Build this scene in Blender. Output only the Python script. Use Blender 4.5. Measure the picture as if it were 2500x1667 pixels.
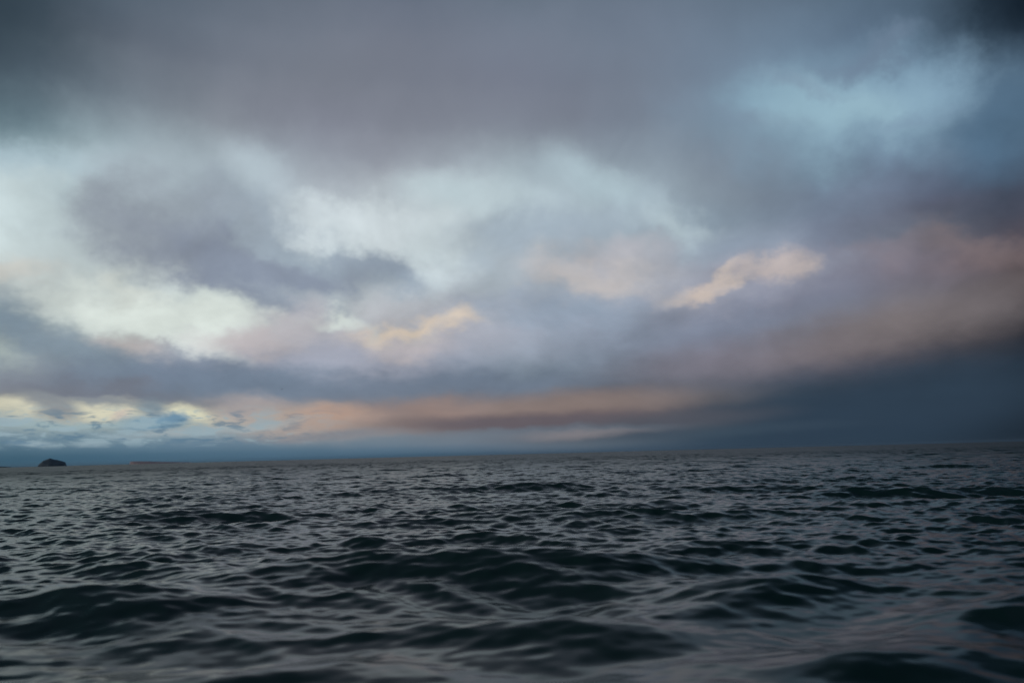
import bpy, math, random
import numpy as np
from mathutils import Matrix, Vector

for o in list(bpy.data.objects):
    bpy.data.objects.remove(o)
scene = bpy.context.scene
C = scene.collection
R = math.radians

# ------------------------------------------------------------------ camera
EYE = 1.65                      # a seated paddler's eye above the mean sea level
PW, PH, FPX = 2500.0, 1667.0, 1944.0    # photograph size and focal length in its pixels (28 mm)
PITCH, ROLL = R(8.05), R(1.47)
cam_d = bpy.data.cameras.new('camera')
cam = bpy.data.objects.new('camera', cam_d)
C.objects.link(cam)
cam_d.sensor_width = 36.0
cam_d.lens = 36.0 * FPX / PW
cam_d.clip_start, cam_d.clip_end = 0.05, 90000.0
cam_rot = Matrix.Rotation(R(90) + PITCH, 4, 'X') @ Matrix.Rotation(-ROLL, 4, 'Z')
cam.matrix_world = Matrix.Translation((0, 0, EYE)) @ cam_rot
cam_d.dof.use_dof = True
cam_d.dof.focus_distance = 40.0
cam_d.dof.aperture_fstop = 0.9
cam_d.dof.aperture_ratio = 0.45
scene.camera = cam

def direction(px, py):
    v = cam_rot.to_3x3() @ Vector(((px - PW / 2), -(py - PH / 2), -FPX))
    return v.normalized()

def azel(px, py):
    v = direction(px, py)
    return math.degrees(math.atan2(v.x, v.y)), math.degrees(math.asin(v.z))

# ------------------------------------------------------------------ colour management and sampling
scene.render.engine = 'CYCLES'
scene.view_settings.view_transform = 'Standard'
scene.view_settings.look = 'None'
scene.view_settings.exposure = 0.0
scene.view_settings.gamma = 1.0
scene.view_settings.use_curve_mapping = False
scene.cycles.use_adaptive_sampling = True
scene.cycles.adaptive_threshold = 0.012
scene.cycles.use_denoising = True
scene.cycles.denoiser = 'OPENIMAGEDENOISE'
scene.cycles.max_bounces = 4

def lin(c):
    return tuple(((v / 255) / 12.92 if v / 255 <= 0.04045 else ((v / 255 + 0.055) / 1.055) ** 2.4) for v in c)

# ------------------------------------------------------------------ sun: low, over the left shoulder, weak through cloud
SUN_AZ, SUN_EL = -118.0, 4.0
sd = bpy.data.lights.new('sun', 'SUN')
sd.energy = 0.8
sd.angle = R(14)
sd.color = (1.0, 0.86, 0.70)
sun = bpy.data.objects.new('sun', sd)
C.objects.link(sun)
sv = Vector((math.sin(R(SUN_AZ)) * math.cos(R(SUN_EL)), math.cos(R(SUN_AZ)) * math.cos(R(SUN_EL)), math.sin(R(SUN_EL))))
sun.rotation_euler = sv.to_track_quat('Z', 'Y').to_euler()

# ------------------------------------------------------------------ world: overcast evening sky
world = bpy.data.worlds.new('World')
scene.world = world
world.use_nodes = True
nt = world.node_tree
nt.nodes.clear()
L = nt.links

def N(t, tree=None, **kw):
    n = (tree or nt).nodes.new(t)
    for k, v in kw.items():
        setattr(n, k, v)
    return n

def put(sock, v, tree=None):
    if isinstance(v, bpy.types.NodeSocket):
        (tree or nt).links.new(v, sock)
    else:
        sock.default_value = v

def M(op, a, b=None, c=None, clamp=False, tree=None):
    n = N('ShaderNodeMath', tree, operation=op, use_clamp=clamp)
    put(n.inputs[0], a, tree)
    if b is not None: put(n.inputs[1], b, tree)
    if c is not None: put(n.inputs[2], c, tree)
    return n.outputs[0]

def V(op, a, b=None, s=None, tree=None):
    n = N('ShaderNodeVectorMath', tree, operation=op)
    put(n.inputs[0], a, tree)
    if b is not None: put(n.inputs[1], b, tree)
    if s is not None: put(n.inputs['Scale'], s, tree)
    return n.outputs['Value'] if op in ('LENGTH', 'DOT_PRODUCT') else n.outputs[0]

def mixc(f, a, b, tree=None, blend='MIX'):
    n = N('ShaderNodeMix', tree, data_type='RGBA', blend_type=blend)
    put(n.inputs[0], f, tree); put(n.inputs[6], a, tree); put(n.inputs[7], b, tree)
    return n.outputs[2]

def mrange(v, a, b, c, d, kind='SMOOTHSTEP', tree=None):
    n = N('ShaderNodeMapRange', tree, interpolation_type=kind)
    put(n.inputs[0], v, tree)
    for i, x in enumerate((a, b, c, d)):
        put(n.inputs[1 + i], x, tree)
    return n.outputs[0]

tc = N('ShaderNodeTexCoord')
dirv = tc.outputs['Generated']
sep = N('ShaderNodeSeparateXYZ'); L.new(dirv, sep.inputs[0])
zc = M('MAXIMUM', sep.outputs[2], 0.0)
az0 = M('MULTIPLY', M('ARCTAN2', sep.outputs[0], sep.outputs[1]), 57.29578)
el0 = M('MULTIPLY', M('ARCSINE', zc), 57.29578)
# cloud texture lives on a flattened dome: finer with height towards the horizon
flat = M('ADD', zc, 0.24)
comb = N('ShaderNodeCombineXYZ')
L.new(sep.outputs[0], comb.inputs[0]); L.new(sep.outputs[1], comb.inputs[1])
L.new(M('MULTIPLY', M('LOGARITHM', flat, 2.718), 0.62), comb.inputs[2])
P = comb.outputs[0]

def noise(vec, scale, detail, rough=0.55, dist=0.0, tree=None, col=True):
    n = N('ShaderNodeTexNoise', tree)
    n.noise_dimensions = '3D'
    put(n.inputs['Vector'], vec, tree)
    n.inputs['Scale'].default_value = scale
    n.inputs['Detail'].default_value = detail
    n.inputs['Roughness'].default_value = rough
    n.inputs['Distortion'].default_value = dist
    return n.outputs['Color'] if col else n.outputs[0]

elf = mrange(el0, 0.3, 12.0, 0.13, 1.0, 'LINEAR')            # vertical scale of cloud lumps
wa = V('SUBTRACT', noise(P, 3.2, 3.0, 0.5), (0.5, 0.5, 0.5))
wb = V('SUBTRACT', noise(P, 11.0, 5.0, 0.55), (0.5, 0.5, 0.5))
wc = V('SUBTRACT', noise(P, 34.0, 5.0, 0.6), (0.5, 0.5, 0.5))
wb = V('ADD', wb, V('SCALE', wc, s=0.33))
sa = N('ShaderNodeSeparateXYZ'); L.new(wa, sa.inputs[0])
sb = N('ShaderNodeSeparateXYZ'); L.new(wb, sb.inputs[0])
def warped(ka, kb):
    dx = M('ADD', M('MULTIPLY', sa.outputs[0], ka), M('MULTIPLY', sb.outputs[0], kb))
    dy = M('MULTIPLY', M('ADD', M('MULTIPLY', sa.outputs[1], ka * .8), M('MULTIPLY', sb.outputs[1], kb * .8)), elf)
    return M('ADD', az0, M('MULTIPLY', dx, M('ADD', elf, 0.1))), M('MAXIMUM', M('ADD', el0, dy), 0.0)
az, el = warped(3.5, 3.0)

# broad light and colour of the cloud deck, read off along columns of the sky, corner vignette included
XS = [0, 250, 500, 750, 1000, 1250, 1500, 1750, 2000, 2250, 2500]
YS = [0, 100, 200, 300, 400, 480, 560, 640, 720, 800, 860, 920, 970, 1010, 1045, 1080, 1110]
DECK = [
 [(42,57,68),(52,68,79),(70,87,98),(100,123,133),(158,180,188),(192,208,212),(198,210,208),(206,206,198),(130,145,155),(125,140,150),(150,162,165),(115,120,135),(160,158,150),(170,175,165),(130,150,160),(90,118,135),(60,95,115)],
 [(80,93,107),(88,98,110),(98,108,120),(135,152,160),(182,198,205),(186,199,203),(176,186,190),(182,190,190),(200,208,204),(185,190,185),(130,140,152),(108,118,135),(108,108,120),(165,168,158),(130,152,162),(105,132,148),(65,100,122)],
 [(100,110,124),(108,115,128),(118,124,136),(138,144,153),(165,178,186),(165,176,184),(165,175,182),(180,186,190),(200,208,204),(200,204,198),(150,152,165),(115,128,145),(108,120,138),(160,160,150),(155,168,172),(105,130,148),(70,103,125)],
 [(110,118,132),(114,120,133),(120,124,136),(130,133,146),(150,156,166),(168,175,182),(180,190,194),(180,190,194),(185,192,192),(185,180,182),(155,160,175),(120,132,150),(115,125,142),(150,140,142),(160,152,150),(110,130,145),(70,102,125)],
 [(112,120,137),(114,119,133),(119,123,136),(128,131,143),(152,156,166),(182,190,195),(195,202,206),(178,187,190),(176,180,186),(178,172,175),(160,160,175),(120,130,148),(112,122,138),(145,126,122),(150,132,125),(115,130,145),(68,98,120)],
 [(108,120,135),(114,122,138),(118,123,138),(128,134,146),(165,178,186),(186,200,205),(170,182,188),(165,175,182),(160,168,178),(165,165,178),(150,160,175),(108,122,138),(112,115,128),(138,115,108),(100,92,98),(105,115,128),(62,88,110)],
 [(110,122,140),(112,122,138),(116,123,138),(122,130,144),(148,162,173),(165,180,190),(155,168,178),(165,170,178),(155,162,176),(140,150,168),(125,135,152),(92,105,120),(102,97,103),(115,98,98),(75,76,86),(85,96,108),(55,78,100)],
 [(105,122,140),(108,122,142),(118,138,158),(125,146,165),(120,130,145),(130,143,157),(140,155,170),(152,155,168),(150,150,165),(125,132,152),(122,122,138),(100,100,112),(62,76,92),(60,70,84),(58,73,86),(52,72,90),(45,66,86)],
 [(95,114,134),(105,128,150),(128,162,182),(135,170,190),(115,135,155),(110,122,140),(112,122,142),(130,132,150),(122,126,145),(115,115,132),(118,108,115),(85,84,96),(50,64,80),(46,62,78),(42,62,78),(40,60,76),(40,58,74)],
 [(70,90,108),(92,115,138),(118,150,175),(118,148,172),(100,118,140),(95,100,120),(104,108,121),(118,108,118),(110,105,115),(108,98,102),(88,80,86),(52,58,72),(40,56,72),(36,54,70),(34,52,68),(34,52,68),(34,50,65)],
 [(15,28,40),(35,52,68),(58,82,105),(65,95,120),(60,80,100),(60,68,85),(75,70,82),(95,80,82),(82,74,76),(50,48,55),(30,38,50),(25,38,52),(24,38,52),(24,36,48),(24,36,48),(25,36,48),(26,36,46)],
]
DK = np.array(DECK, float)      # column, row, rgb
def deck_at(px, py):
    px = min(max(px, 0), 2500); py = min(max(py, 0), 1110)
    i = min(int(np.searchsorted(XS, px, 'right')) - 1, len(XS) - 2)
    j = min(int(np.searchsorted(YS, py, 'right')) - 1, len(YS) - 2)
    a = (px - XS[i]) / (XS[i + 1] - XS[i]); b = (py - YS[j]) / (YS[j + 1] - YS[j])
    return (DK[i, j] * (1 - a) + DK[i + 1, j] * a) * (1 - b) + (DK[i, j + 1] * (1 - a) + DK[i + 1, j + 1] * a) * b
RI = cam_rot.to_3x3().inverted()
def pixel(a, e):
    v = RI @ Vector((math.sin(R(a)) * math.cos(R(e)), math.cos(R(a)) * math.cos(R(e)), math.sin(R(e))))
    return PW / 2 - FPX * v.x / v.z, PH / 2 + FPX * v.y / v.z
ELMAX = 60.0
ELS = [0.15, 0.7, 1.3, 2, 2.8, 3.8, 5, 6.5, 8, 9.7, 11.5, 13.5, 15.5, 18, 20.5, 23, 26, 29, 32, 36, 42, 58]
AZS = [-36, -32, -28.5, -25, -21, -17, -13, -8.5, -4, 0.5, 5, 9.5, 14, 18, 22, 26, 29.5, 33]
def elpos(e): return math.sqrt(e / ELMAX)
t_el = M('SQRT', M('DIVIDE', el, ELMAX), clamp=True)
UP_RIGHT = np.array((28, 36, 47.0))   # unseen dark sky added above the view at right, darkens the sea's reflection
UP = np.array((60, 70, 84.0))        # even deck overhead, darkened so the sea reflects less light
def ramp(cols):
    n = N('ShaderNodeValToRGB')
    r = n.color_ramp
    r.interpolation = 'CARDINAL'
    while len(r.elements) < len(cols): r.elements.new(0.5)
    for k, (e, c) in enumerate(cols):
        r.elements[k].position = elpos(e)
    for k, (e, c) in enumerate(cols):
        r.elements[k].color = (*lin(np.clip(c, 0, 255)), 1)
    L.new(t_el, n.inputs[0])
    return n.outputs[0]
deck = None
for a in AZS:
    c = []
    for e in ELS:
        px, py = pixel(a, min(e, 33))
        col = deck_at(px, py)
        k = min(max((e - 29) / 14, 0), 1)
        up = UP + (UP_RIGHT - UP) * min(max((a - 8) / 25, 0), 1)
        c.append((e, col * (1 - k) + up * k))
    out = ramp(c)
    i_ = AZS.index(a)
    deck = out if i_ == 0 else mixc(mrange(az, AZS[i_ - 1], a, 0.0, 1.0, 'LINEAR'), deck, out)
# beyond the view the deck goes on, evenly grey-blue, lighter low down
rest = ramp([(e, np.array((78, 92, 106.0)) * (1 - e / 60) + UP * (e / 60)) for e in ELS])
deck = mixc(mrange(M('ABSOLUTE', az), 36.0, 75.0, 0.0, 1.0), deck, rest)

# single cloud banks and gaps: x, y, half width, half height, tilt (photo degrees, + = right end up), colour, strength, core
LOW, MID, FINE = 0, 1, 2
warps = {LOW: (az, el), MID: warped(2.2, 8.0), FINE: warped(1.2, 6.5)}
vecs = {}
for k, (a_, e_) in warps.items():
    c_ = N('ShaderNodeCombineXYZ'); L.new(a_, c_.inputs[0]); L.new(e_, c_.inputs[1]); vecs[k] = c_.outputs[0]
BANKS = [
 # big dark cloud, upper left
 (60, 400, 300, 75, 4, (178,198,207), .7, .0, MID),
 (20, 500, 130, 110, 0, (204,217,218), .8, .1, MID),
 (150, 560, 150, 150, 10, (176,188,190), .7, .1, LOW),
 (120, 690, 190, 70, 0, (186,192,190), .6, .0, LOW),
 (620, 520, 230, 90, -14, (150,163,176), .8, .2, MID),
 (700, 600, 230, 70, -20, (152,165,178), .8, .2, MID),
 (480, 490, 270, 80, -12, (152,160,170), .7, .1, MID),
 (320, 540, 160, 90, -5, (148,155,164), .75, .1, MID),
 (450, 590, 290, 80, -22, (140,147,159), .85, .1, MID),
 (620, 660, 270, 85, -23, (135,143,159), 1.0, .3, MID),
 (720, 700, 160, 65, -12, (134,144,161), .95, .25, MID),
 (940, 660, 130, 65, -5, (140,153,168), .85, .1, MID),
 (820, 620, 110, 50, 0, (150,162,175), .6, .1, MID),
 (700, 665, 260, 62, -10, (136,145,162), .9, .25, MID),
 (900, 640, 150, 45, 4, (142,153,168), .7, .1, FINE),
 (800, 745, 200, 40, -15, (176,184,188), .6, .0, MID),
 (50, 640, 120, 45, 0, (206,200,190), .6, .0, MID),
 # bright gap and pale slots
 (400, 765, 300, 70, -6, (221,227,219), .95, .2, MID),
 (470, 825, 150, 42, -18, (221,227,219), .9, .2, MID),
 (330, 690, 90, 45, 0, (208,211,203), .7, .0, MID),
 (760, 530, 120, 50, -25, (206,214,217), .7, .0, MID),
 (900, 555, 170, 60, -15, (211,219,222), .8, .1, MID),
 (1060, 600, 110, 120, 20, (200,210,213), .75, .1, MID),
 (1110, 470, 150, 60, 0, (194,210,215), .7, .0, LOW),
 (1460, 430, 200, 55, -28, (178,197,205), .7, .0, LOW),
 (1620, 555, 150, 55, -18, (182,197,203), .7, .0, MID),
 (620, 400, 150, 65, -20, (188,202,210), .7, .0, LOW),
 (1340, 560, 260, 80, 10, (154,167,181), .7, .1, MID),
 (840, 785, 120, 25, -5, (214,220,212), .8, .1, MID),
 # middle band of cloud
 (780, 870, 330, 70, -3, (162,163,177), .75, .1, MID),
 (330, 850, 110, 40, -10, (194,182,178), .7, .1, FINE),
 (620, 830, 170, 40, 5, (192,179,178), .7, .1, FINE),
 (740, 780, 75, 70, 20, (186,180,184), .7, .1, FINE),
 (40, 780, 170, 70, -25, (120,137,151), .8, .1, MID),
 (200, 860, 190, 70, -25, (124,140,154), .8, .1, MID),
 (20, 860, 60, 35, 0, (172,182,176), .6, .0, FINE),
 (1150, 770, 320, 50, 5, (166,172,184), .6, .0, MID),
 (1360, 770, 260, 60, -6, (140,155,174), .7, .0, MID),
 # warm lit crests
 (1000, 805, 200, 40, 10, (202,190,182), .6, .0, MID),
 (985, 802, 120, 20, 14, (224,200,174), .65, .0, FINE),
 (1110, 790, 70, 34, 20, (222,199,174), .65, .0, FINE),
 (1000, 850, 120, 30, 0, (196,183,182), .6, .0, FINE),
 (1470, 660, 230, 75, -6, (178,176,182), .45, .0, MID),
 (1440, 672, 150, 46, -6, (202,190,184), .7, .0, FINE),
 (1500, 630, 180, 50, 0, (176,173,180), .6, .0, FINE),
 (1800, 690, 300, 70, 10, (158,158,170), .5, .0, MID),
 (1690, 712, 90, 30, 6, (210,189,174), .8, .05, FINE),
 (1790, 690, 85, 26, 18, (206,187,174), .75, .05, FINE),
 (1905, 658, 85, 40, 14, (196,178,170), .7, .05, FINE),
 (1620, 725, 80, 34, 5, (184,178,180), .6, .0, FINE),
 (1780, 600, 220, 45, 4, (136,150,168), .6, .0, LOW),
 (2150, 620, 150, 50, -10, (134,122,130), .5, .0, MID),
 (2400, 610, 230, 60, -14, (130,112,112), .5, .0, MID),
 (1900, 800, 300, 50, 5, (124,134,154), .6, .0, MID),
 # blue hole, upper right
 (2040, 265, 430, 170, -6, (122,148,168), .65, .0, MID),
 (2060, 270, 260, 110, -4, (158,192,205), .62, .0, MID),
 (1890, 230, 170, 75, -6, (138,172,190), .4, .0, MID),
 (2230, 210, 180, 85, 0, (132,164,186), .45, .0, MID),
 (2430, 320, 120, 130, 0, (76,106,132), .6, .0, LOW),
 (2130, 130, 190, 45, 5, (106,124,146), .7, .0, MID),
 (1960, 205, 120, 26, -25, (126,146,166), .5, .0, FINE),
 (2190, 300, 170, 28, 12, (118,142,166), .5, .0, FINE),
 (1830, 300, 150, 50, -15, (122,140,160), .5, .0, MID),
 (2520, 10, 170, 150, -25, (14,26,38), .95, .0, LOW),  # lens vignette painted in as a dark corner of the sky
 # warm underside band, right
 (2150, 800, 420, 75, 9, (126,115,115), .75, .0, LOW),
 (1700, 890, 360, 65, 8, (122,116,127), .65, .0, LOW),
 (2150, 1000, 560, 115, 10, (42,60,78), .9, .2, LOW),
 # dark band across, then the long warm streak above the horizon
 (600, 930, 520, 50, 1, (112,127,146), .8, .1, MID),
 (270, 965, 280, 34, -3, (112,117,130), .85, .1, MID),
 (1150, 935, 400, 40, 0, (106,119,138), .7, .0, MID),
 (1350, 985, 480, 36, 2, (138,120,114), .85, .1, LOW),
 (720, 1025, 220, 52, -2, (176,157,147), .9, .1, MID),
 (820, 1020, 140, 34, 0, (182,148,130), .8, .0, MID),
 (1050, 1000, 160, 30, 2, (150,126,118), .7, .0, MID),
 (1290, 1030, 440, 26, 2, (100,91,98), .95, .2, LOW),
 (1640, 1028, 300, 30, 4, (80,83,94), .85, .1, LOW),
 (1230, 1062, 470, 16, 3, (106,121,135), .6, .1, FINE),
 (1420, 1060, 190, 13, 3, (138,129,131), .7, .0, FINE),
 (1700, 1056, 400, 16, 3, (62,79,95), .5, .1, LOW),
 # yellow slots low on the left
 (250, 1000, 430, 30, -1, (217,210,183), .95, .25, FINE),
 (110, 985, 110, 32, -18, (130,135,142), .9, .2, MID),
 (240, 978, 160, 16, -4, (122,130,142), .8, .1, FINE),
 (370, 990, 62, 26, 0, (124,140,152), .9, .2, FINE),
 (590, 995, 110, 40, 0, (166,156,156), .85, .1, FINE),
 (472, 1004, 60, 20, -8, (226,221,190), .8, .1, FINE),
 (300, 1012, 26, 12, 15, (200,182,172), .7, .1, FINE),
 (60, 1022, 160, 9, 0, (170,180,178), .7, .1, FINE),
 (380, 1025, 90, 22, 6, (112,146,168), .98, .4, FINE),
 (432, 1016, 28, 14, 0, (106,140,164), .98, .4, FINE),
 (200, 1034, 330, 9, 2, (152,174,180), .7, .1, FINE),
 (530, 1045, 260, 14, 5, (162,172,176), .85, .2, FINE),
 (820, 1062, 200, 12, 3, (128,130,138), .8, .1, FINE),
 (90, 1080, 75, 9, 0, (150,170,180), .8, .2, FINE),
 (220, 1082, 55, 10, 0, (148,168,178), .7, .2, FINE),
 (290, 1064, 45, 9, -8, (150,170,180), .6, .2, FINE),
]
col = deck
def bank(col, b, f=1.0):
    px, py, rx, ry, tilt, rgb, op, core, w = b
    a0, e0 = azel(px, py)
    ax, ex = azel(px + 10, py); ay, ey = azel(px, py - 10)
    kx = abs(ax - a0) / 10; ky = abs(ey - e0) / 10
    m = N('ShaderNodeTexGradient', gradient_type='SPHERICAL')
    m.texture_mapping.vector_type = 'TEXTURE'
    m.texture_mapping.translation = (a0, e0, 0)
    m.texture_mapping.rotation = (0, 0, R(tilt - 1.4))
    m.texture_mapping.scale = (rx * kx * 1.25, ry * ky * 1.35, 1)
    L.new(vecs[w], m.inputs['Vector'])
    k = mrange(m.outputs['Fac'], 0.0, 1.0 - core, 0.0, op, 'SMOOTHSTEP')
    return mixc(k, col, (*lin(rgb), 1))
for b in BANKS:
    col = bank(col, b)

# small cumulus stacked low above the left of the horizon
cc = N('ShaderNodeCombineXYZ')
L.new(M('MULTIPLY', az0, 0.55), cc.inputs[0]); L.new(M('MULTIPLY', el0, 1.9), cc.inputs[1])
pn = noise(cc.outputs[0], 0.9, 6.0, 0.58, 0.35, col=False)
band = M('MULTIPLY', mrange(el0, 0.9, 1.5, 0, 1), mrange(el0, 2.9, 4.0, 1, 0))
side = mrange(az0, -22.0, -9.0, 1.0, 0.0)
bs = M('MULTIPLY', band, side)
col = mixc(M('MULTIPLY', mrange(pn, 0.50, 0.61, 0, 0.75), bs), col, (*lin((148, 170, 180)), 1))
col = mixc(M('MULTIPLY', mrange(pn, 0.48, 0.36, 0, 0.7), bs), col, (*lin((84, 118, 142)), 1))

# fine body of the cloud
fn = noise(P, 6.0, 6.0, 0.55, 0.3, col=False)
fn2 = noise(P, 2.2, 4.0, 0.5, 0.2, col=False)
fn3 = noise(V('ADD', P, (-0.022, 0.0, 0.030)), 6.0, 6.0, 0.55, 0.3, col=False)
g = M('ADD', M('MULTIPLY', M('SUBTRACT', fn, 0.5), 0.22), M('MULTIPLY', M('SUBTRACT', fn2, 0.5), 0.20))
g = M('ADD', g, M('MULTIPLY', M('SUBTRACT', fn, fn3), M('MULTIPLY', 0.75, mrange(el0, 13.0, 24.0, 1.0, 0.35))))
col = V('SCALE', col, s=M('ADD', 1.03, M('MULTIPLY', g, M('MULTIPLY', mrange(el0, 0.5, 6.0, 0.15, 1.0), mrange(el0, 19.0, 28.0, 1.0, 0.45)))))

hs = N('ShaderNodeHueSaturation'); hs.inputs['Saturation'].default_value = 0.93; L.new(col, hs.inputs['Color']); col = V('MULTIPLY', hs.outputs[0], (0.98, 1.015, 1.03))
sky = N('ShaderNodeTexSky', sky_type='NISHITA', sun_disc=False, sun_elevation=R(SUN_EL), sun_rotation=R(SUN_AZ),
        air_density=1.0, dust_density=2.0, ozone_density=2.0)
bg_clear = N('ShaderNodeBackground'); L.new(sky.outputs[0], bg_clear.inputs[0]); bg_clear.inputs[1].default_value = 0.06
bg_cloud = N('ShaderNodeBackground'); L.new(col, bg_cloud.inputs[0]); bg_cloud.inputs[1].default_value = 1.0
ms = N('ShaderNodeMixShader'); ms.inputs[0].default_value = 0.97
L.new(bg_clear.outputs[0], ms.inputs[1]); L.new(bg_cloud.outputs[0], ms.inputs[2])
wo = N('ShaderNodeOutputWorld'); L.new(ms.outputs[0], wo.inputs[0])
world.cycles.sampling_method = 'MANUAL'
world.cycles.sample_map_resolution = 256

# ------------------------------------------------------------------ sea material
def material(name):
    m = bpy.data.materials.new(name); m.use_nodes = True
    return m, m.node_tree, m.node_tree.nodes['Principled BSDF']

sea_m, T, bs_ = material('sea_water')
geo = N('ShaderNodeNewGeometry', T)
pos = geo.outputs['Position']; nrm = geo.outputs['Normal']
def ripples(sx, sy, amp, detail, off, turn=-12, rough=0.6):
    m = N('ShaderNodeMapping', T)
    T.links.new(pos, m.inputs[0]); m.inputs['Scale'].default_value = (sx, sy, 0.3)
    m.inputs['Location'].default_value = (off, off * 1.7, 0); m.inputs['Rotation'].default_value = (0, 0, R(turn))
    n = noise(m.outputs[0], 1.0, detail, rough, 0.4, tree=T)
    d = V('SUBTRACT', n, (0.5, 0.5, 0.5), tree=T)
    return V('MULTIPLY', d, (amp * .8, amp, 0.0), tree=T)
dist = V('LENGTH', pos, tree=T)
gust = mrange(noise(pos, 0.16, 2.0, 0.5, tree=T, col=False), 0.38, 0.62, 0.45, 1.3, tree=T)
reach = mrange(dist, 7.0, 40.0, 0.25, 1.7, 'LINEAR', tree=T)
near = V('ADD', ripples(7.0, 13.0, 0.20, 1.0, 3.0, -20), ripples(2.4, 6.5, 0.30, 2.0, 11.0, -16), tree=T)
near = V('SCALE', near, s=M('MULTIPLY', gust, reach, tree=T), tree=T)
far = V('ADD', ripples(1.1, 0.16, 1.15, 3.0, 23.0, -4), ripples(0.35, 0.018, 0.95, 4.0, 31.0, 0, 0.65), tree=T)
far = V('ADD', far, (0.0, -0.02, 0.0), tree=T)       # the steep sides of the waves face the way they run
farf = mrange(dist, 25.0, 180.0, 0.0, 1.0, tree=T)
nn = V('ADD', V('ADD', nrm, near, tree=T), V('SCALE', far, s=farf, tree=T), tree=T)
nn = V('NORMALIZE', nn, tree=T)
T.links.new(mrange(dist, 12.0, 200.0, 0.15, 0.40, 'LINEAR', tree=T), bs_.inputs['Roughness'])
T.links.new(nn, bs_.inputs['Normal'])
bs_.inputs['Base Color'].default_value = (0.010, 0.038, 0.037, 1)
bs_.inputs['Specular IOR Level'].default_value = 0.33
bs_.inputs['IOR'].default_value = 1.333

# ------------------------------------------------------------------ sea surface
rng = np.random.default_rng(14)
def wave_set():
    out = []
    def add(n, l0, l1, slope, spread, mean=R(-97)):
        ls = np.exp(np.linspace(math.log(l0), math.log(l1), n)) * rng.uniform(.94, 1.06, n)
        for lam in ls:
            th = mean + rng.normal(0, spread)
            k = 2 * math.pi / lam
            a = slope * math.sqrt(2.0 / n) / k * rng.uniform(.7, 1.3)
            out.append((k * math.cos(th), k * math.sin(th), a, rng.uniform(0, 6.283), lam))
    add(10, 7, 14, 0.030, R(14))
    add(26, 2.8, 7, 0.072, R(22))
    add(40, 1.0, 2.8, 0.085, R(32))
    add(64, 0.40, 1.0, 0.150, R(40), R(-112))
    add(60, 0.17, 0.40, 0.120, R(40), R(-78))
    return out
WAVES = wave_set()

GROUPS = [
    (0.3, 11.2, 4.8, 4.4, 2.3, 0.22, 3),
    (-4.6, 9.4, 3.4, 1.6, 1.5, 0.14, -8),
    (2.7, 9.0, 3.2, 1.3, 1.4, 0.19, 10),
    (0.3, 7.7, 2.8, 1.7, 1.2, 0.12, -4),
    (2.2, 6.1, 2.6, 1.6, 1.1, 0.10, 6),
    (-2.6, 6.2, 2.4, 1.4, 1.0, 0.09, -5),
    (4.8, 7.4, 2.8, 1.5, 1.2, 0.12, 12),
    (-6.0, 12.5, 3.6, 2.6, 1.8, 0.13, 4),
    (-1.4, 6.6, 2.0, 0.9, 0.7, 0.06, 6),
    (2.0, 21.0, 4.5, 5.0, 2.5, 0.18, -3),
    (-9.0, 24.0, 4.2, 4.0, 2.5, 0.17, 5),
    (12.0, 27.0, 5.0, 6.0, 3.0, 0.18, 4),
    (-2.0, 38.0, 6.0, 8.0, 3.5, 0.22, 2),
    (20.0, 45.0, 6.0, 9.0, 3.5, 0.14, -4),
    (-26.0, 52.0, 6.0, 9.0, 3.5, 0.24, 5),
]
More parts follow.
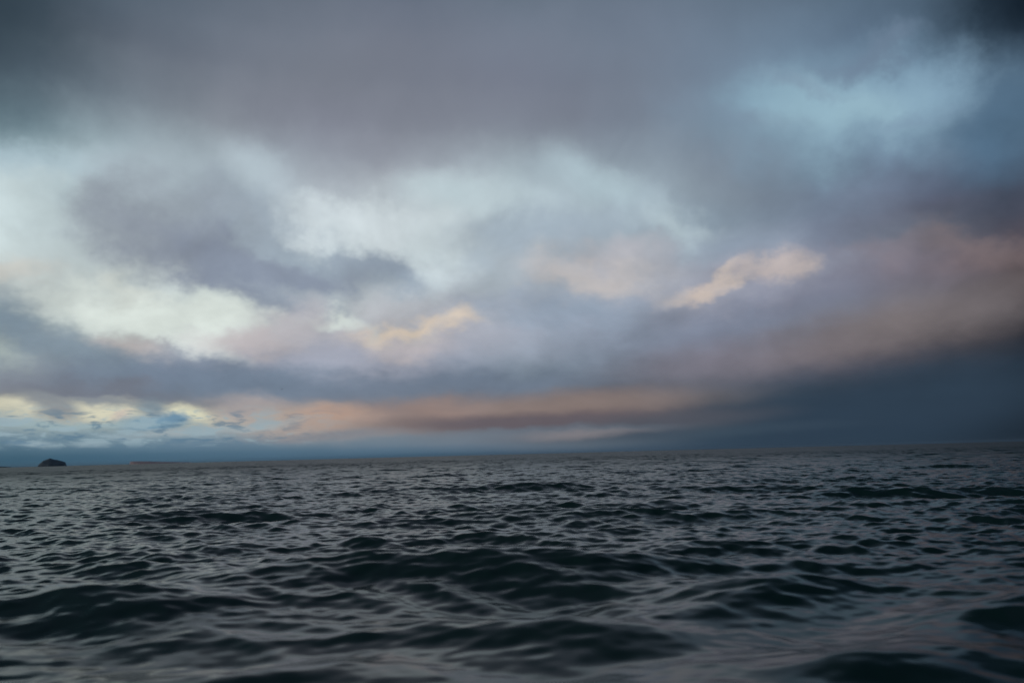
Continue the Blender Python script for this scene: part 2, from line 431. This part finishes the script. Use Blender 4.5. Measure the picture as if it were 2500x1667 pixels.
def sea_mesh(radii, azs, name):
    Rr, Aa = np.meshgrid(radii, azs, indexing='ij')
    x = (Rr * np.sin(Aa)); y = (Rr * np.cos(Aa))
    dr = np.gradient(radii); da = np.abs(np.gradient(azs)).max()
    res = np.maximum(dr, 0)                       # radial spacing decides which waves the mesh can carry
    dx = np.zeros_like(x); dy = np.zeros_like(x); z = np.zeros_like(x)
    slick = np.exp(-(radii / 9.8) ** 4)          # the boat's own wake lays the small chop beside it
    for kx, ky, a, ph, lam in WAVES:
        w = np.clip((lam / np.maximum(res, 1e-6) - 1.2) / 1.6, 0, 1)
        if lam < 2.8: w = w * (1 - (0.80 if lam < 1.0 else 0.45) * slick)
        if lam > 2.6: w = np.clip(np.maximum(w, np.clip((4000 - radii) / 2000, 0, 1)), 0, 1)
        n = int(np.searchsorted(-w, 0.0, 'left')) if (w <= 0).any() else len(radii)
        n = max(n, 0)
        if n == 0: continue
        t = (kx * x[:n] + ky * y[:n] + ph).astype(np.float32)
        s, c = np.sin(t), np.cos(t)
        ww = w[:n, None]
        k = math.hypot(kx, ky)
        z[:n] += a * c * ww
        q = 0.6 * a / k * ww
        dx[:n] -= q * kx * s; dy[:n] -= q * ky * s
    # a few steeper wave groups rolling past close by: x, y, length, half width along and across the crest, height, heading
    for gx, gy, lam, wu, wv, a, hd_ in GROUPS:
        m = int(np.searchsorted(radii, 40.0))
        c_, s_ = math.cos(R(hd_)), math.sin(R(hd_))
        uu = (x[:m] - gx) * c_ + (y[:m] - gy) * s_
        vv = -(x[:m] - gx) * s_ + (y[:m] - gy) * c_
        vv = vv + 0.12 * np.sin(uu * 1.3 + gx)
        k = 2 * math.pi / lam
        env = np.exp(-(uu / wu) ** 2 - (vv / wv) ** 2)
        z[:m] += a * env * np.cos(k * vv)
        sh_ = 0.8 * a * env * np.sin(k * vv)
        dx[:m] += sh_ * s_; dy[:m] -= sh_ * c_
    x = x + dx; y = y + dy
    nr, na = x.shape
    co = np.empty((nr * na, 3), np.float32)
    co[:, 0] = x.ravel(); co[:, 1] = y.ravel(); co[:, 2] = z.ravel()
    i = np.arange(nr - 1)[:, None] * na + np.arange(na - 1)[None, :]
    f = np.stack([i, i + 1, i + na + 1, i + na], -1).reshape(-1, 4)[:, ::-1]
    me = bpy.data.meshes.new(name)
    me.vertices.add(len(co)); me.vertices.foreach_set('co', co.ravel())
    me.loops.add(f.size); me.loops.foreach_set('vertex_index', f.ravel().astype(np.int32))
    me.polygons.add(len(f)); me.polygons.foreach_set('loop_start', np.arange(0, f.size, 4, dtype=np.int32))
    me.update(calc_edges=True)
    me.polygons.foreach_set('use_smooth', np.ones(len(f), bool))
    me.materials.append(sea_m)
    return me

r = [0.05]
while r[-1] < 300: r.append(r[-1] + (0.05 if r[-1] < 3.5 else max(0.022, 0.0033 * r[-1])))
while r[-1] < 40000: r.append(r[-1] * 1.03)
radii = np.array(r)
azs = np.concatenate([np.linspace(R(-180), R(-42), 50)[:-1], np.linspace(R(-42), R(42), 840), np.linspace(R(42), R(180), 50)[1:]])
water = bpy.data.objects.new('sea', sea_mesh(radii, azs, 'sea'))
C.objects.link(water)
water['kind'] = 'structure'
water['label'] = 'dark choppy open sea running to the tilted horizon'

# ------------------------------------------------------------------ land on the horizon
def rock_mat(name, a, b, scale):
    m, t, p = material(name)
    g_ = N('ShaderNodeNewGeometry', t)
    n = noise(g_.outputs['Position'], scale, 6.0, 0.6, 0.2, tree=t, col=False)
    f = mrange(n, 0.38, 0.62, 0.0, 1.0, tree=t)
    c = mixc(f, (*a, 1), (*b, 1), tree=t)
    t.links.new(c, p.inputs['Base Color'])
    p.inputs['Roughness'].default_value = 0.95
    p.inputs['Specular IOR Level'].default_value = 0.1
    return m

def place_far(px, D):
    a, _ = azel(px, 1140 - px * 0.0256)
    return Vector((D * math.sin(R(a)), D * math.cos(R(a)), 0)), a

def hill(name, px0, px1, D, profile, depth, mat, rough, seed, nx=90, ny=28, bottom=-12.0):
    """a land mass with a given skyline: profile = (fraction across, height in m)"""
    rg = np.random.default_rng(seed)
    pc, a = place_far((px0 + px1) / 2, D)
    p0, _ = place_far(px0, D); p1, _ = place_far(px1, D)
    W = (p1 - p0).length
    u = np.linspace(0, 1, nx); v = np.linspace(-1, 1, ny)
    fx = [q[0] for q in profile]; fz = [q[1] for q in profile]
    top = np.interp(u, fx, fz)
    verts = []
    ph = rg.uniform(0, 6.28, (10, 2)); fr = rg.uniform(2, 26, (10, 2))
    for j, vv in enumerate(v):
        fall = max(0.0, 1 - abs(vv) ** 2.6)
        for i, uu in enumerate(u):
            n = sum(math.sin(fr[q, 0] * uu * 3 + ph[q, 0]) * math.cos(fr[q, 1] * vv + ph[q, 1]) / (1 + fr[q, 0] * .15) for q in range(10))
            h = top[i] * fall * (1 + rough * 0.35 * n) + rough * 2.2 * n * fall
            wv = (0.45 + 0.55 * math.sin(math.pi * min(max(uu, .02), .98)) ** .5)
            ed = max(0, 1 - h / max(fz)) * 0 
            verts.append(((uu - .5) * W + rg.normal(0, W * .0015), vv * depth * wv + rg.normal(0, depth * .02), h if (0 < j < ny - 1 and 0 < i < nx - 1) else bottom))
    faces = [(j * nx + i, j * nx + i + 1, (j + 1) * nx + i + 1, (j + 1) * nx + i) for j in range(ny - 1) for i in range(nx - 1)]
    ring = [i for i in range(nx)] + [j * nx + nx - 1 for j in range(1, ny)] + [(ny - 1) * nx + i for i in range(nx - 2, -1, -1)] + [j * nx for j in range(ny - 2, 0, -1)]
    faces.append(tuple(ring[::-1]))
    me = bpy.data.meshes.new(name); me.from_pydata(verts, [], faces); me.materials.append(mat)
    o = bpy.data.objects.new(name, me); C.objects.link(o)
    o.location = pc; o.rotation_euler = (0, 0, -R(a))
    return o

rock = rock_mat('island_rock', (0.10, 0.14, 0.18), (0.17, 0.21, 0.24), 0.03)
D = 6000.0
mpp = D / FPX * 1.0
isl = hill('island', 92, 163, D, [(0, 4), (.03, 12), (.08, 21), (.13, 28), (.17, 36), (.28, 42), (.385, 51), (.45, 48), (.6, 42), (.78, 34), (.90, 27), (.94, 26), (.965, 16), (1, 3)], 70, rock, 0.05, 3)
isl['kind'] = 'thing'; isl['category'] = 'island'
isl['label'] = 'small dark steep-sided rocky island standing on the horizon at far left'

shore_m = rock_mat('shore_rock', (0.04, 0.05, 0.06), (0.07, 0.08, 0.09), 0.01)
sh = hill('shoreline', -420, 40, 9000.0, [(0, 10), (.3, 16), (.55, 15), (.8, 14), (.93, 9), (1, 3)], 200, shore_m, 0.1, 5)
sh['kind'] = 'thing'; sh['category'] = 'low coast'
sh['label'] = 'thin dark line of low coast left of the dark island'

pink_m = rock_mat('pale_cliff', (0.62, 0.46, 0.47), (0.76, 0.58, 0.57), 0.01)
hd = hill('headland', 318, 470, 10000.0, [(0, 8), (.012, 30), (.12, 31), (.3, 27), (.45, 20), (.7, 13), (1, 4)], 300, pink_m, 0.05, 8)
hd['kind'] = 'thing'; hd['category'] = 'headland'
hd['label'] = 'low pinkish strip of distant land lying on the horizon right of the island'

# ------------------------------------------------------------------ air
hm = bpy.data.materials.new('haze_air'); hm.use_nodes = True
hn = hm.node_tree; hn.nodes.clear()
pv = N('ShaderNodeVolumePrincipled', hn); pv.inputs['Density'].default_value = 1.2e-5
pv.inputs['Color'].default_value = (0.35, 0.52, 0.72, 1); pv.inputs['Anisotropy'].default_value = 0.0
ho = N('ShaderNodeOutputMaterial', hn); hn.links.new(pv.outputs[0], ho.inputs['Volume'])
X, Z0, Z1 = 41500.0, -14.0, 75.0
hv = [(x, y, z) for z in (Z0, Z1) for y in (-X, X) for x in (-X, X)]
hf = [(0, 2, 3, 1), (4, 5, 7, 6), (0, 1, 5, 4), (2, 6, 7, 3), (0, 4, 6, 2), (1, 3, 7, 5)]
hme = bpy.data.meshes.new('haze'); hme.from_pydata(hv, [], hf); hme.materials.append(hm)
haze = bpy.data.objects.new('haze', hme); C.objects.link(haze); haze['kind'] = 'stuff'

# ------------------------------------------------------------------ seabird
def seabird():
    v = direction(688, 950)
    loc = Vector((0, 0, EYE)) + v * 330.0
    dark, t, p = material('bird_plumage')
    pg = N('ShaderNodeNewGeometry', t)
    n_ = noise(pg.outputs['Position'], 9.0, 3.0, tree=t, col=False)
    t.links.new(mixc(n_, (0.025, 0.025, 0.028, 1), (0.06, 0.06, 0.065, 1), tree=t), p.inputs['Base Color'])
    # body along local X: stations (x, half width, half height, z)
    st = [(-.30, .004, .004, .02), (-.24, .045, .012, .02), (-.12, .05, .04, .005), (0, .065, .06, 0), (.12, .055, .052, .005), (.19, .034, .034, .015), (.24, .036, .036, .022), (.28, .018, .018, .018), (.34, .004, .005, .008)]
    vs, fs = [], []
    K = 10
    for x, w, h, z in st:
        for k in range(K):
            a = 2 * math.pi * k / K
            vs.append((x, w * math.cos(a), z + h * math.sin(a)))
    for s in range(len(st) - 1):
        for k in range(K):
            fs.append((s * K + k, s * K + (k + 1) % K, (s + 1) * K + (k + 1) % K, (s + 1) * K + k))
    fs.append(tuple(range(K))[::-1]); fs.append(tuple((len(st) - 1) * K + k for k in range(K)))
    # both wings grow from the same skin, gently bowed
    for s in (-1, 1):
        base = len(vs)
        secs = [(.04, .12, -.10, .03), (.22, .15, -.06, .10), (.36, .12, -.03, .10), (.52, .03, -.09, .05), (.66, -.08, -.12, -.01)]
        for y, xf, xb, z in secs:
            vs += [(xf, s * y, z), ((xf + xb) / 2, s * y, z + .012), (xb, s * y, z), ((xf + xb) / 2, s * y, z - .004)]
        for q in range(len(secs) - 1):
            for k in range(4):
                f = (base + q * 4 + k, base + q * 4 + (k + 1) % 4, base + (q + 1) * 4 + (k + 1) % 4, base + (q + 1) * 4 + k)
                fs.append(f if s > 0 else f[::-1])
        e = base + (len(secs) - 1) * 4
        fs.append((e, e + 1, e + 2, e + 3)); fs.append((base + 3, base + 2, base + 1, base))
    me = bpy.data.meshes.new('seabird'); me.from_pydata(vs, [], fs); me.materials.append(dark)
    for pl in me.polygons: pl.use_smooth = True
    o = bpy.data.objects.new('seabird', me); C.objects.link(o)
    o.location = loc; o.rotation_euler = (R(8), 0, R(68)); o.scale = (1.25, 1.25, 1.25)
    o['kind'] = 'thing'; o['category'] = 'bird'
    o['label'] = 'tiny dark seabird gliding alone in front of the grey cloud band'
seabird()
